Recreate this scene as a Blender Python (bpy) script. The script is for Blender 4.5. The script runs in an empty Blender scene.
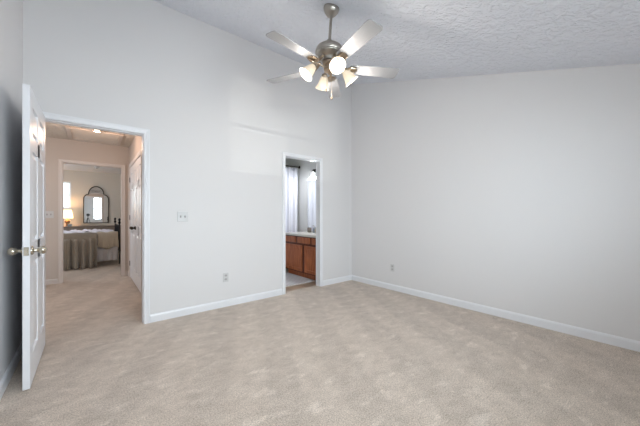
import bpy, bmesh, math, random
from mathutils import Vector, Matrix
PI = math.pi
random.seed(4)
SC = bpy.context.scene
COL = SC.collection

# ------------------------------------------------------------------ camera, world, lights, exposure
EYE = Vector((-3.62, -3.50, 1.17))
FPX = 279.0
cam_d = bpy.data.cameras.new('camera_view')
cam = bpy.data.objects.new('camera_view', cam_d)
COL.objects.link(cam)
cam_d.sensor_width = 36.0
cam_d.lens = FPX / 640 * 36.0
cam_d.shift_y = 1.5 / 640
cam_d.clip_start = 0.02
cam.location = EYE
YAW = math.atan2(0.772, 0.636)
cam.rotation_euler = (PI / 2, 0, YAW - PI / 2)
SC.camera = cam

vs = SC.view_settings
SC.display_settings.display_device = 'sRGB'
vs.view_transform = 'Standard'
vs.look = 'None'
vs.gamma = 1.0
vs.use_curve_mapping = False
vs.exposure = -0.26
cy = SC.cycles
cy.use_denoising = True
cy.max_bounces = 14
cy.diffuse_bounces = 8
cy.glossy_bounces = 6
cy.transmission_bounces = 8
cy.sample_clamp_indirect = 4.0
cy.caustics_reflective = False
cy.caustics_refractive = False

world = bpy.data.worlds.new('sky')
SC.world = world
world.use_nodes = True
bg = world.node_tree.nodes['Background']
bg.inputs['Color'].default_value = (0.80, 0.90, 1.0, 1)
bg.inputs['Strength'].default_value = 3.0


def area(name, loc, direction, w, h, power, color):
    d = bpy.data.lights.new(name, 'AREA')
    d.shape = 'RECTANGLE'; d.size = w; d.size_y = h; d.energy = power; d.color = color
    o = bpy.data.objects.new(name, d)
    o.location = loc
    o.rotation_euler = Vector(direction).to_track_quat('-Z', 'Y').to_euler()
    COL.objects.link(o)
    return o


# daylight standing in the windows, both the real and the added ones
area('daylight_main_window', (-2.49, -4.25, 1.55), (0, 1, 0), 1.95, 1.4, 172, (0.84, 0.915, 1.0))
area('daylight_bedroom_window', (-4.55, 7.62, 1.75), (0, -1, 0), 0.8, 0.8, 20, (0.85, 0.95, 1.0))
area('added_fill_bedroom_side', (-6.72, 5.2, 1.5), (1, 0, 0), 1.6, 1.3, 70, (0.95, 0.97, 1.0))  # unseen source, added to brighten the far bedroom
area('added_fill_hall_left', (-5.42, 1.55, 1.5), (1, 0, 0), 1.2, 1.1, 14, (1.0, 0.95, 0.9))  # unseen fill, added to lift the hall carpet and closet doors
# low sunlight thrown back up through the blind by the ground outside
sd = bpy.data.lights.new('sunlight_off_the_ground', 'SUN')
sd.energy = 0.8; sd.angle = math.radians(0.06); sd.color = (1.0, 0.98, 0.94)
so = bpy.data.objects.new('sunlight_off_the_ground', sd)
so.rotation_euler = Vector((1.15, 4.0, 0.78)).to_track_quat('-Z', 'Y').to_euler()
so.location = (-3, -7, 0)
COL.objects.link(so)


def lamp(name, loc, power, color, radius=0.03, parent=None):
    d = bpy.data.lights.new(name, 'POINT')
    d.energy = power; d.color = color; d.shadow_soft_size = radius
    o = bpy.data.objects.new(name, d)
    o.location = loc
    COL.objects.link(o)
    if parent: o.parent = parent
    return o


# ------------------------------------------------------------------ materials
MATS = {}


def mat(name, color, rough=0.5, metal=0.0, bump=None, emit=None, estr=0.0, vary=None, spec=0.5,
        trans=0.0, sheen=0.0):
    """bump = (scale, strength, distance[, detail]); vary = (scale, colour2)"""
    m = bpy.data.materials.new(name)
    m.use_nodes = True
    nt = m.node_tree; N = nt.nodes; L = nt.links
    b = N['Principled BSDF']
    b.inputs['Base Color'].default_value = (*color, 1)
    b.inputs['Roughness'].default_value = rough
    b.inputs['Metallic'].default_value = metal
    b.inputs['Specular IOR Level'].default_value = spec
    b.inputs['Transmission Weight'].default_value = trans
    if sheen:
        b.inputs['Sheen Weight'].default_value = sheen
    if emit:
        b.inputs['Emission Color'].default_value = (*emit, 1)
        b.inputs['Emission Strength'].default_value = estr
    tc = N.new('ShaderNodeTexCoord')
    if bump:
        n = N.new('ShaderNodeTexNoise'); n.inputs['Scale'].default_value = bump[0]
        n.inputs['Detail'].default_value = bump[3] if len(bump) > 3 else 3
        bp = N.new('ShaderNodeBump'); bp.inputs['Strength'].default_value = bump[1]
        bp.inputs['Distance'].default_value = bump[2]
        L.new(tc.outputs['Object'], n.inputs['Vector'])
        L.new(n.outputs['Fac'], bp.inputs['Height'])
        L.new(bp.outputs['Normal'], b.inputs['Normal'])
    if vary:
        n = N.new('ShaderNodeTexNoise'); n.inputs['Scale'].default_value = vary[0]
        n.inputs['Detail'].default_value = 4
        mx = N.new('ShaderNodeMix'); mx.data_type = 'RGBA'
        mx.inputs[6].default_value = (*color, 1); mx.inputs[7].default_value = (*vary[1], 1)
        L.new(tc.outputs['Object'], n.inputs['Vector'])
        L.new(n.outputs['Fac'], mx.inputs[0]); L.new(mx.outputs[2], b.inputs['Base Color'])
    MATS[name] = m
    return m


WALL = mat('wall_paint', (0.71, 0.702, 0.705), 0.55, bump=(90, 0.12, 0.004), spec=0.3)
HALLW = mat('hall_paint', (0.56, 0.50, 0.455), 0.6, bump=(90, 0.1, 0.004), spec=0.3)
BEDW = mat('bedroom_paint', (0.62, 0.58, 0.52), 0.6, bump=(90, 0.1, 0.004), spec=0.3)
BATHW = mat('bathroom_paint', (0.78, 0.79, 0.77), 0.5, bump=(90, 0.1, 0.004), spec=0.3)
TRIM = mat('white_trim', (0.78, 0.79, 0.815), 0.32, bump=(12, 0.02, 0.002))
DOORM = mat('white_door_paint', (0.76, 0.77, 0.80), 0.34, bump=(60, 0.04, 0.002))
NICKEL = mat('brushed_nickel', (0.42, 0.39, 0.35), 0.3, 1.0, bump=(200, 0.05, 0.001))
BRASS = mat('antique_brass', (0.42, 0.335, 0.25), 0.3, 1.0, bump=(40, 0.05, 0.001))
KNOBM = mat('satin_brass', (0.56, 0.51, 0.42), 0.22, 1.0, bump=(40, 0.03, 0.001))
BRONZE = mat('dark_bronze', (0.05, 0.042, 0.035), 0.4, 0.8, bump=(60, 0.1, 0.001))
BLACK = mat('black_metal', (0.015, 0.015, 0.018), 0.4, 0.6, bump=(60, 0.1, 0.001))
BLADE = mat('white_blade', (0.33, 0.33, 0.345), 0.4, vary=(14, (0.29, 0.29, 0.30)))
GLASS = mat('lit_frosted_glass', (0.50, 0.44, 0.36), 0.4, emit=(1.0, 0.82, 0.58), estr=0.42, vary=(20, (0.54, 0.47, 0.38)))
BULB = mat('bulb', (1, 0.9, 0.75), 0.4, emit=(1.0, 0.84, 0.6), estr=3, vary=(20, (1, 0.9, 0.8)))
PLATE = mat('switch_plastic', (0.60, 0.60, 0.60), 0.35, vary=(30, (0.57, 0.57, 0.57)))
TOGGLE = mat('toggle_plastic', (0.30, 0.29, 0.29), 0.4, vary=(30, (0.39, 0.38, 0.37)))
SLOT = mat('outlet_socket', (0.36, 0.36, 0.36), 0.4, vary=(30, (0.46, 0.45, 0.44)))
DARK = mat('dark_slot', (0.05, 0.05, 0.05), 0.6, vary=(30, (0.07, 0.07, 0.07)))
SILVER = mat('mirror_silver', (0.90, 0.92, 0.92), 0.01, 1.0, vary=(1, (0.89, 0.91, 0.91)))
DRESSER = mat('dresser_wood', (0.26, 0.21, 0.17), 0.45, vary=(8, (0.20, 0.16, 0.13)))
THROW = mat('taupe_knit', (0.31, 0.265, 0.215), 0.95, bump=(120, 0.5, 0.006), vary=(60, (0.40, 0.35, 0.29)), sheen=0.3)
COMF = mat('tan_quilt', (0.50, 0.43, 0.34), 0.9, bump=(50, 0.4, 0.006), vary=(35, (0.58, 0.50, 0.41)), sheen=0.2)
LINEN = mat('lilac_white_linen', (0.78, 0.76, 0.83), 0.9, bump=(25, 0.3, 0.01), vary=(12, (0.70, 0.67, 0.76)))
SKIRT = mat('white_bed_skirt', (0.62, 0.61, 0.63), 0.9, bump=(40, 0.2, 0.004), vary=(20, (0.56, 0.55, 0.58)))
SHADE = mat('lamp_shade_linen', (0.9, 0.7, 0.45), 0.8, emit=(1.0, 0.72, 0.40), estr=4.0, vary=(40, (0.95, 0.75, 0.5)))
CERAMIC = mat('lamp_base_brown', (0.35, 0.19, 0.08), 0.3, vary=(20, (0.28, 0.14, 0.06)))
BOXM = mat('grey_blue_box', (0.20, 0.25, 0.29), 0.6, vary=(20, (0.25, 0.30, 0.33)))
COUNTER = mat('cream_counter', (0.80, 0.78, 0.72), 0.2, vary=(25, (0.74, 0.72, 0.66)))
CURT = mat('shower_curtain', (0.76, 0.77, 0.84), 0.8, bump=(60, 0.1, 0.003), vary=(10, (0.72, 0.73, 0.81)))
SLAT = mat('blind_slat', (0.82, 0.82, 0.80), 0.4, vary=(30, (0.79, 0.79, 0.77)))
CLAY = mat('taupe_stoneware', (0.26, 0.22, 0.19), 0.5, vary=(30, (0.20, 0.17, 0.15)))
STEEL = mat('grey_pump_steel', (0.34, 0.38, 0.42), 0.3, 0.5, vary=(30, (0.3, 0.34, 0.38)))
BEIGE = mat('beige_ceramic', (0.55, 0.45, 0.34), 0.45, vary=(30, (0.42, 0.34, 0.25)))
ATTICF = mat('attic_frame_paint', (0.50, 0.45, 0.41), 0.6, bump=(60, 0.2, 0.004))
HTRIM = mat('hall_dimmed_trim', (0.64, 0.59, 0.56), 0.4, bump=(12, 0.02, 0.002))  # white trim with the hall's dim warm light put into its colour
ATTIC = mat('attic_panel_paint', (0.62, 0.57, 0.51), 0.8, bump=(60, 0.5, 0.006))
RUBBER = mat('black_plastic', (0.02, 0.02, 0.022), 0.5, vary=(30, (0.03, 0.03, 0.03)))


def node_mat(name):
    m = bpy.data.materials.new(name); m.use_nodes = True
    return m, m.node_tree.nodes, m.node_tree.links, m.node_tree.nodes['Principled BSDF']


def carpet_material():
    m, N, L, b = node_mat('beige_carpet')
    tc = N.new('ShaderNodeTexCoord')
    # pile brushed one way or the other: broad soft patches
    mp = N.new('ShaderNodeMapping'); mp.inputs['Scale'].default_value = (1.7, 2.2, 1)
    mp.inputs['Rotation'].default_value = (0, 0, math.radians(10))
    n1 = N.new('ShaderNodeTexNoise'); n1.inputs['Scale'].default_value = 4.2
    n1.inputs['Detail'].default_value = 9; n1.inputs['Roughness'].default_value = 0.74
    n1.inputs['Distortion'].default_value = 0.0
    L.new(tc.outputs['Object'], mp.inputs['Vector']); L.new(mp.outputs['Vector'], n1.inputs['Vector'])
    r1 = N.new('ShaderNodeValToRGB')
    r1.color_ramp.elements[0].position = 0.40; r1.color_ramp.elements[0].color = (0.475, 0.400, 0.336, 1)
    r1.color_ramp.elements[1].position = 0.64; r1.color_ramp.elements[1].color = (0.59, 0.506, 0.432, 1)
    e = r1.color_ramp.elements.new(0.50); e.color = (0.53, 0.447, 0.378, 1)
    L.new(n1.outputs['Fac'], r1.inputs['Fac'])
    # tufts
    n2 = N.new('ShaderNodeTexNoise'); n2.inputs['Scale'].default_value = 120; n2.inputs['Detail'].default_value = 4
    n2.inputs['Roughness'].default_value = 0.9
    L.new(tc.outputs['Object'], n2.inputs['Vector'])
    r2 = N.new('ShaderNodeMapRange'); r2.inputs[1].default_value = 0.3; r2.inputs[2].default_value = 0.7
    r2.inputs[3].default_value = 0.38; r2.inputs[4].default_value = 1.62
    L.new(n2.outputs['Fac'], r2.inputs[0])
    # pale scuffs where the pile has been turned over
    n3 = N.new('ShaderNodeTexNoise'); n3.inputs['Scale'].default_value = 5.0; n3.inputs['Detail'].default_value = 8; n3.inputs['Roughness'].default_value = 0.62
    mp3 = N.new('ShaderNodeMapping'); mp3.inputs['Scale'].default_value = (1.0, 2.0, 1); mp3.inputs['Location'].default_value = (3.3, 1.7, 0)
    mp3.inputs['Rotation'].default_value = (0, 0, math.radians(-50))
    L.new(tc.outputs['Object'], mp3.inputs['Vector']); L.new(mp3.outputs['Vector'], n3.inputs['Vector'])
    r3 = N.new('ShaderNodeMapRange'); r3.inputs[1].default_value = 0.57; r3.inputs[2].default_value = 0.66
    r3.inputs[3].default_value = 0.0; r3.inputs[4].default_value = 0.55
    L.new(n3.outputs['Fac'], r3.inputs[0])
    mx3 = N.new('ShaderNodeMix'); mx3.data_type = 'RGBA'; mx3.inputs[7].default_value = (0.72, 0.63, 0.55, 1)
    L.new(r3.outputs[0], mx3.inputs[0]); L.new(r1.outputs['Color'], mx3.inputs[6])
    mu = N.new('ShaderNodeVectorMath'); mu.operation = 'SCALE'
    # strips left by the vacuum cleaner
    mp4 = N.new('ShaderNodeMapping'); mp4.inputs['Rotation'].default_value = (0, 0, math.radians(-64))
    wv = N.new('ShaderNodeTexWave'); wv.bands_direction = 'Y'; wv.inputs['Scale'].default_value = 0.62
    wv.inputs['Distortion'].default_value = 1.6; wv.inputs['Detail'].default_value = 3; wv.inputs['Detail Scale'].default_value = 1.5
    L.new(tc.outputs['Object'], mp4.inputs['Vector']); L.new(mp4.outputs['Vector'], wv.inputs['Vector'])
    r4 = N.new('ShaderNodeMapRange'); r4.inputs[1].default_value = 0.35; r4.inputs[2].default_value = 0.65
    r4.inputs[3].default_value = 0.955; r4.inputs[4].default_value = 1.045
    L.new(wv.outputs['Fac'], r4.inputs[0])
    m4 = N.new('ShaderNodeMath'); m4.operation = 'MULTIPLY'
    L.new(r2.outputs[0], m4.inputs[0]); L.new(r4.outputs[0], m4.inputs[1])
    L.new(mx3.outputs[2], mu.inputs[0]); L.new(m4.outputs[0], mu.inputs['Scale'])
    L.new(mu.outputs[0], b.inputs['Base Color'])
    bp = N.new('ShaderNodeBump'); bp.inputs['Strength'].default_value = 0.5; bp.inputs['Distance'].default_value = 0.006
    L.new(n2.outputs['Fac'], bp.inputs['Height'])
    bp2 = N.new('ShaderNodeBump'); bp2.inputs['Strength'].default_value = 0.0; bp2.inputs['Distance'].default_value = 0.03
    L.new(n1.outputs['Fac'], bp2.inputs['Height']); L.new(bp.outputs['Normal'], bp2.inputs['Normal'])
    L.new(bp2.outputs['Normal'], b.inputs['Normal'])
    b.inputs['Roughness'].default_value = 0.95; b.inputs['Sheen Weight'].default_value = 0.15
    b.inputs['Specular IOR Level'].default_value = 0.1
    return m


def ceiling_material(name, col):
    m, N, L, b = node_mat(name)
    tc = N.new('ShaderNodeTexCoord')
    n = N.new('ShaderNodeTexNoise'); n.inputs['Scale'].default_value = 17; n.inputs['Detail'].default_value = 2
    n.inputs['Distortion'].default_value = 0.5; n.inputs['Roughness'].default_value = 0.6
    L.new(tc.outputs['Object'], n.inputs['Vector'])
    r = N.new('ShaderNodeValToRGB'); r.color_ramp.elements[0].position = 0.38; r.color_ramp.elements[1].position = 0.62
    L.new(n.outputs['Fac'], r.inputs['Fac'])
    bp = N.new('ShaderNodeBump'); bp.inputs['Strength'].default_value = 0.55; bp.inputs['Distance'].default_value = 0.02
    L.new(r.outputs['Color'], bp.inputs['Height']); L.new(bp.outputs['Normal'], b.inputs['Normal'])
    b.inputs['Base Color'].default_value = (*col, 1)
    b.inputs['Roughness'].default_value = 0.8; b.inputs['Specular IOR Level'].default_value = 0.2
    return m


def wood_material():
    m, N, L, b = node_mat('cherry_wood')
    tc = N.new('ShaderNodeTexCoord')
    mp = N.new('ShaderNodeMapping'); mp.inputs['Scale'].default_value = (30, 30, 3)
    n = N.new('ShaderNodeTexNoise'); n.inputs['Scale'].default_value = 1.5; n.inputs['Detail'].default_value = 5
    L.new(tc.outputs['Object'], mp.inputs['Vector']); L.new(mp.outputs['Vector'], n.inputs['Vector'])
    r = N.new('ShaderNodeValToRGB')
    r.color_ramp.elements[0].position = 0.3; r.color_ramp.elements[0].color = (0.32, 0.092, 0.036, 1)
    r.color_ramp.elements[1].position = 0.7; r.color_ramp.elements[1].color = (0.60, 0.205, 0.085, 1)
    L.new(n.outputs['Fac'], r.inputs['Fac']); L.new(r.outputs['Color'], b.inputs['Base Color'])
    b.inputs['Roughness'].default_value = 0.35
    return m


def vinyl_material():
    m, N, L, b = node_mat('tan_vinyl_tile')
    tc = N.new('ShaderNodeTexCoord')
    br = N.new('ShaderNodeTexBrick'); br.offset = 0
    br.inputs['Color1'].default_value = (0.38, 0.29, 0.21, 1); br.inputs['Color2'].default_value = (0.42, 0.32, 0.23, 1)
    br.inputs['Mortar'].default_value = (0.28, 0.21, 0.15, 1); br.inputs['Scale'].default_value = 1
    br.inputs['Brick Width'].default_value = 0.3; br.inputs['Row Height'].default_value = 0.3
    br.inputs['Mortar Size'].default_value = 0.006
    L.new(tc.outputs['Object'], br.inputs['Vector']); L.new(br.outputs['Color'], b.inputs['Base Color'])
    b.inputs['Roughness'].default_value = 0.3
    return m


def mat_stripe():
    m, N, L, b = node_mat('striped_bath_mat')
    tc = N.new('ShaderNodeTexCoord')
    w = N.new('ShaderNodeTexWave'); w.bands_direction = 'X'; w.inputs['Scale'].default_value = 5.5
    w.inputs['Distortion'].default_value = 0.2
    L.new(tc.outputs['Object'], w.inputs['Vector'])
    r = N.new('ShaderNodeValToRGB')
    r.color_ramp.elements[0].position = 0.2; r.color_ramp.elements[0].color = (0.55, 0.53, 0.53, 1)
    r.color_ramp.elements[1].position = 0.5; r.color_ramp.elements[1].color = (0.72, 0.72, 0.74, 1)
    L.new(w.outputs['Fac'], r.inputs['Fac']); L.new(r.outputs['Color'], b.inputs['Base Color'])
    n = N.new('ShaderNodeTexNoise'); n.inputs['Scale'].default_value = 180
    bp = N.new('ShaderNodeBump'); bp.inputs['Strength'].default_value = 0.6; bp.inputs['Distance'].default_value = 0.005
    L.new(tc.outputs['Object'], n.inputs['Vector']); L.new(n.outputs['Fac'], bp.inputs['Height'])
    L.new(bp.outputs['Normal'], b.inputs['Normal']); b.inputs['Roughness'].default_value = 0.95
    return m


def clear_glass(name, gloss=0.06, tint=(0.97, 0.99, 0.98)):
    m, N, L, b = node_mat(name)
    N.remove(b)
    tr = N.new('ShaderNodeBsdfTransparent'); tr.inputs['Color'].default_value = (*tint, 1)
    gl = N.new('ShaderNodeBsdfGlossy'); gl.inputs['Roughness'].default_value = 0.02
    mx = N.new('ShaderNodeMixShader'); mx.inputs[0].default_value = gloss
    L.new(tr.outputs[0], mx.inputs[1]); L.new(gl.outputs[0], mx.inputs[2])
    L.new(mx.outputs[0], N['Material Output'].inputs['Surface'])
    return m


CARPET = carpet_material()
CEIL = ceiling_material('knockdown_ceiling', (0.76, 0.785, 0.85))
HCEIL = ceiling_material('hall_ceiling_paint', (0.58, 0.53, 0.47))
BCEIL = ceiling_material('bedroom_ceiling_paint', (0.66, 0.66, 0.68))
WOOD = wood_material()
VINYL = vinyl_material()
STRIPE = mat_stripe()
PANE = clear_glass('window_glass')

# ------------------------------------------------------------------ mesh helpers


def box(bm, x0, x1, y0, y1, z0, z1, M=None):
    vs_ = [bm.verts.new((x, y, z)) for x in (x0, x1) for y in (y0, y1) for z in (z0, z1)]
    f = [(0, 1, 3, 2), (4, 6, 7, 5), (0, 4, 5, 1), (2, 3, 7, 6), (0, 2, 6, 4), (1, 5, 7, 3)]
    for q in f: bm.faces.new([vs_[i] for i in q])
    if M is not None: bmesh.ops.transform(bm, matrix=M, verts=vs_)
    return vs_


def prism(bm, pts, f0, f1):
    """closed outline swept between two mappings p -> 3D"""
    a = [bm.verts.new(f0(p)) for p in pts]; b = [bm.verts.new(f1(p)) for p in pts]
    n = len(pts)
    for i in range(n):
        bm.faces.new((a[i], a[(i + 1) % n], b[(i + 1) % n], b[i]))
    bm.faces.new(a[::-1]); bm.faces.new(b)
    return a + b


def lathe(bm, prof, seg=24, M=None, cap=True):
    rings = []
    for r, z in prof:
        rings.append([bm.verts.new((r * math.cos(2 * PI * i / seg), r * math.sin(2 * PI * i / seg), z)) for i in range(seg)])
    for a, b in zip(rings, rings[1:]):
        for i in range(seg):
            bm.faces.new((a[i], a[(i + 1) % seg], b[(i + 1) % seg], b[i]))
    if cap:
        bm.faces.new(rings[0][::-1]); bm.faces.new(rings[-1])
    v = [p for r in rings for p in r]
    if M is not None: bmesh.ops.transform(bm, matrix=M, verts=v)
    return v


def tube(bm, pts, r, seg=8, cap=True, closed=False):
    pts = [Vector(p) for p in pts]
    n = len(pts); rings = []
    rr = r if isinstance(r, (list, tuple)) else [r] * n
    up = None
    for i, p in enumerate(pts):
        if closed: t = pts[(i + 1) % n] - pts[i - 1]
        else: t = pts[min(i + 1, n - 1)] - pts[max(i - 1, 0)]
        t.normalize()
        if up is None:
            up = t.orthogonal().normalized()
        up = (up - t * up.dot(t)).normalized()
        s = t.cross(up)
        rings.append([bm.verts.new(p + rr[i] * (math.cos(2 * PI * k / seg) * up + math.sin(2 * PI * k / seg) * s)) for k in range(seg)])
    m = n if closed else n - 1
    for i in range(m):
        a, b = rings[i], rings[(i + 1) % n]
        for k in range(seg):
            bm.faces.new((a[k], a[(k + 1) % seg], b[(k + 1) % seg], b[k]))
    if cap and not closed:
        bm.faces.new(rings[0][::-1]); bm.faces.new(rings[-1])


def obj(name, bm, m, parent=None, smooth=False, bevel=0.0, loc=None):
    bmesh.ops.recalc_face_normals(bm, faces=bm.faces)
    me = bpy.data.meshes.new(name); bm.to_mesh(me); bm.free()
    if smooth:
        for p in me.polygons: p.use_smooth = True
        try: me.set_sharp_from_angle(angle=math.radians(40))
        except Exception: pass
    me.materials.append(m)
    o = bpy.data.objects.new(name, me); COL.objects.link(o)
    if parent: o.parent = parent
    if loc is not None: o.location = loc
    if bevel:
        b = o.modifiers.new('bevel', 'BEVEL'); b.width = bevel; b.segments = 2; b.limit_method = 'ANGLE'
    return o


def nb(): return bmesh.new()


def struct(name, bm, m, parent=None, **k):
    o = obj(name, bm, m, parent, **k)
    if parent is None: o['kind'] = 'structure'
    return o


def thing(name, label, cat, loc=(0, 0, 0), rotz=0, group=None):
    o = bpy.data.objects.new(name, None); COL.objects.link(o)
    o.empty_display_size = 0.1
    o.location = loc; o.rotation_euler = (0, 0, rotz); o['label'] = label; o['category'] = cat
    if group: o['group'] = group
    return o


def tag(o, label, cat, group=None):
    o['label'] = label; o['category'] = cat
    if group: o['group'] = group
    return o


# ------------------------------------------------------------------ room dimensions
XL, XR = -4.07, 0.0           # main room side walls
YB, YR = 0.0, -4.05           # wall with the doorways, window wall behind the camera
T = 0.12
TB = 0.085                    # wall thickness at the bathroom doorway
ZC = 3.50                     # ceiling height along the doorway wall
SL = 0.306                    # ceiling pitch
YK = -(3.50 - 2.455) / SL     # where the slope ends
D1 = (-3.965, -3.175, 2.035)  # doorway to the hall
D2 = (-1.406, -0.742, 2.035)  # doorway to the bathroom
HX = -3.045                   # hall right wall
HY = 2.97                     # hall far wall
D3 = (-3.985, -3.155, 2.06)   # doorway to the far bedroom
HZ = 2.46
BY = 7.40                     # bedroom far wall
CL = (1.22, 2.78, 2.05)       # closet opening in the hall's right wall (Y range, top)
J = 0.015

# floors
bm = nb(); box(bm, XL - T, XR + T, YR - T, TB, -0.1, 0)
box(bm, -5.3, HX + T, TB, HY + T, -0.1, 0)
box(bm, -6.6, -1.6, HY + T, BY + T, -0.1, 0)
struct('floor', bm, CARPET)
bm = nb(); box(bm, HX + T, XR + T, TB, 2.25, -0.1, -0.002)
struct('floor_bathroom', bm, VINYL)

# main ceiling (pitched, flattening behind the camera)
bm = nb()
prof = [(YB + T, ZC + SL * T), (YB, ZC), (YK, 2.455), (YR - T, 2.455), (YR - T, 2.6), (YK, 2.6), (YB + T, ZC + 0.25)]
prism(bm, prof, lambda p: (XL - T, p[0], p[1]), lambda p: (XR + T, p[0], p[1]))
struct('ceiling', bm, CEIL)

# wall_back : boxes around the two doorways
bm = nb()
segs = [(XL - T, D1[0] - J, 0, ZC + 0.03), (D1[0] - J, D1[1] + J, D1[2] + J, ZC + 0.03), (D1[1] + J, D2[0] - J, 0, ZC + 0.03),
        (D2[0] - J, D2[1] + J, D2[2] + J, ZC + 0.03), (D2[1] + J, XR + T, 0, ZC + 0.03)]
for x0, x1, z0, z1 in segs: box(bm, x0, x1, 0, TB - 0.01 if x0 > -3.1 else TB, z0, z1)
struct('wall_back', bm, WALL)
# hall-side and bathroom-side faces of the same wall
bm = nb()
box(bm, -5.3, D1[0] - J, TB, T, 0, HZ); box(bm, D1[0] - J, D1[1] + J, TB, T, D1[2] + J, HZ); box(bm, D1[1] + J, HX + 0.115, TB, T, 0, HZ)
struct('wall_hall_near', bm, HALLW)
bm = nb()
box(bm, HX + 0.115, D2[0] - J, TB - 0.01, TB, 0, HZ); box(bm, D2[0] - J, D2[1] + J, TB - 0.01, TB, D2[2] + J, HZ); box(bm, D2[1] + J, XR, TB - 0.01, TB, 0, HZ)
struct('wall_bathroom_near', bm, BATHW)


def side_wall(name, x0, x1):
    bm = nb()
    pts = [(0, 0), (0, ZC), (YK, 2.455), (YR, 2.455), (YR, 0)]
    prism(bm, pts, lambda p: (x0, p[0], p[1]), lambda p: (x1, p[0], p[1]))
    return struct(name, bm, WALL)


side_wall('wall_left', XL - T, XL)
side_wall('wall_right', XR, XR + T)
W1 = (-3.47, -1.50, 0.86, 2.24)      # main window in the wall behind the camera
bm = nb()
box(bm, XL - T, W1[0], YR - T, YR, 0, 2.455); box(bm, W1[1], XR + T, YR - T, YR, 0, 2.455)
box(bm, W1[0], W1[1], YR - T, YR, 0, W1[2]); box(bm, W1[0], W1[1], YR - T, YR, W1[3], 2.455)
struct('wall_rear', bm, WALL)

# hall shell
bm = nb()
box(bm, -5.3, D3[0] - J, HY, HY + T, 0, HZ); box(bm, D3[0] - J, D3[1] + J, HY, HY + T, D3[2] + J, HZ); box(bm, D3[1] + J, HX + T, HY, HY + T, 0, HZ)
struct('wall_hall_far', bm, HALLW)
bm = nb()
box(bm, HX, HX + 0.1, T, CL[0] - J, 0, HZ); box(bm, HX, HX + 0.1, CL[0] - J, CL[1] + J, CL[2] + J, HZ); box(bm, HX, HX + 0.1, CL[1] + J, HY, 0, HZ)
struct('wall_hall_right', bm, HALLW)
bm = nb(); box(bm, HX + 0.1, HX + 0.115, T, HY, 0, HZ)
struct('wall_closet_back', bm, HALLW)
bm = nb(); box(bm, -5.3, -5.2, T, 0.9, 0, HZ); box(bm, -5.3, -5.2, 2.2, HY, 0, HZ); box(bm, -5.3, -5.2, 0.9, 2.2, 0, 0.9); box(bm, -5.3, -5.2, 0.9, 2.2, 2.1, HZ); struct('wall_hall_left', bm, HALLW)
bm = nb(); box(bm, -5.3, HX + 0.1, T - 0.02, HY + T, HZ, HZ + 0.1); struct('ceiling_hall', bm, HCEIL)

# bathroom shell
BX = -0.09
bm = nb(); box(bm, BX, BX + 0.08, TB, 2.1, 0, HZ); struct('wall_bathroom_right', bm, BATHW)
bm = nb(); box(bm, HX + 0.115, BX + 0.08, 2.1, 2.2, 0, HZ); struct('wall_bathroom_far', bm, BATHW)
bm = nb(); box(bm, -2.3, -2.2, TB, 2.1, 0, HZ); struct('wall_bathroom_left', bm, BATHW)
bm = nb(); box(bm, HX + 0.115, BX + 0.08, T - 0.02, 2.2, HZ, HZ + 0.1); struct('ceiling_bathroom', bm, BATHW)

# bedroom shell
W2 = (-4.90, -4.05, 1.34, 2.13)
bm = nb()
box(bm, -6.6, W2[0], BY, BY + T, 0, HZ); box(bm, W2[1], -1.6, BY, BY + T, 0, HZ)
box(bm, W2[0], W2[1], BY, BY + T, 0, W2[2]); box(bm, W2[0], W2[1], BY, BY + T, W2[3], HZ)
struct('wall_bedroom_far', bm, BEDW)
bm = nb(); box(bm, -1.7, -1.6, HY + T, BY, 0, HZ); struct('wall_bedroom_right', bm, BEDW)
bm = nb()
box(bm, -6.6, -6.5, HY + T, 4.4, 0, HZ); box(bm, -6.6, -6.5, 6.0, BY, 0, HZ)
box(bm, -6.6, -6.5, 4.4, 6.0, 0, 0.85); box(bm, -6.6, -6.5, 4.4, 6.0, 2.15, HZ)
struct('wall_bedroom_left', bm, BEDW)
bm = nb()
box(bm, -6.6, -5.3, HY, HY + T, 0, HZ); box(bm, HX + T, -1.6, HY, HY + T, 0, HZ)
box(bm, -6.6, D3[0] - J, HY + T, HY + T + 0.01, 0, HZ); box(bm, D3[1] + J, -1.6, HY + T, HY + T + 0.01, 0, HZ)
struct('wall_bedroom_near', bm, BEDW)
bm = nb(); box(bm, -6.6, -1.6, HY + T, BY + T, HZ, HZ + 0.1); struct('ceiling_bedroom', bm, BCEIL)

# ------------------------------------------------------------------ trim
BBP = [(0, 0), (0.014, 0), (0.014, 0.068), (0.010, 0.080), (0.004, 0.088), (0, 0.088)]


def baseboard(name, runs, m=TRIM):
    """runs: (x0,y0,x1,y1,nx,ny) along the wall, n points into the room"""
    bm = nb()
    for x0, y0, x1, y1, nx, ny in runs:
        prism(bm, BBP, lambda p: (x0 + nx * p[0], y0 + ny * p[0], p[1]), lambda p: (x1 + nx * p[0], y1 + ny * p[0], p[1]))
    return struct(name, bm, m)


CW = 0.055
baseboard('baseboard_back', [(D1[1] + CW, 0, D2[0] - CW, 0, 0, -1), (D2[1] + CW, 0, XR, 0, 0, -1)])
baseboard('baseboard_right', [(XR, 0, XR, YR, -1, 0)])
baseboard('baseboard_left', [(XL, 0, XL, YR, 1, 0)])
baseboard('baseboard_rear', [(XL, YR, XR, YR, 0, 1)])
baseboard('baseboard_hall', [(-5.2, HY, D3[0] - CW, HY, 0, -1), (HX, T, HX, CL[0] - CW, -1, 0), (HX, CL[1] + CW, HX, HY, -1, 0), (D3[1] + CW, HY, HX, HY, 0, -1)], HTRIM)
baseboard('baseboard_bedroom', [(-6.5, BY, -1.7, BY, 0, -1), (-1.7, HY + T, -1.7, BY, -1, 0)])

# casing profile: (distance outward from the opening, projection from the wall)
CP = [(0, 0), (0, 0.011), (0.012, 0.014), (0.020, 0.010), (0.034, 0.012), (0.045, 0.016), (CW, 0.016), (CW, 0)]


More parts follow.
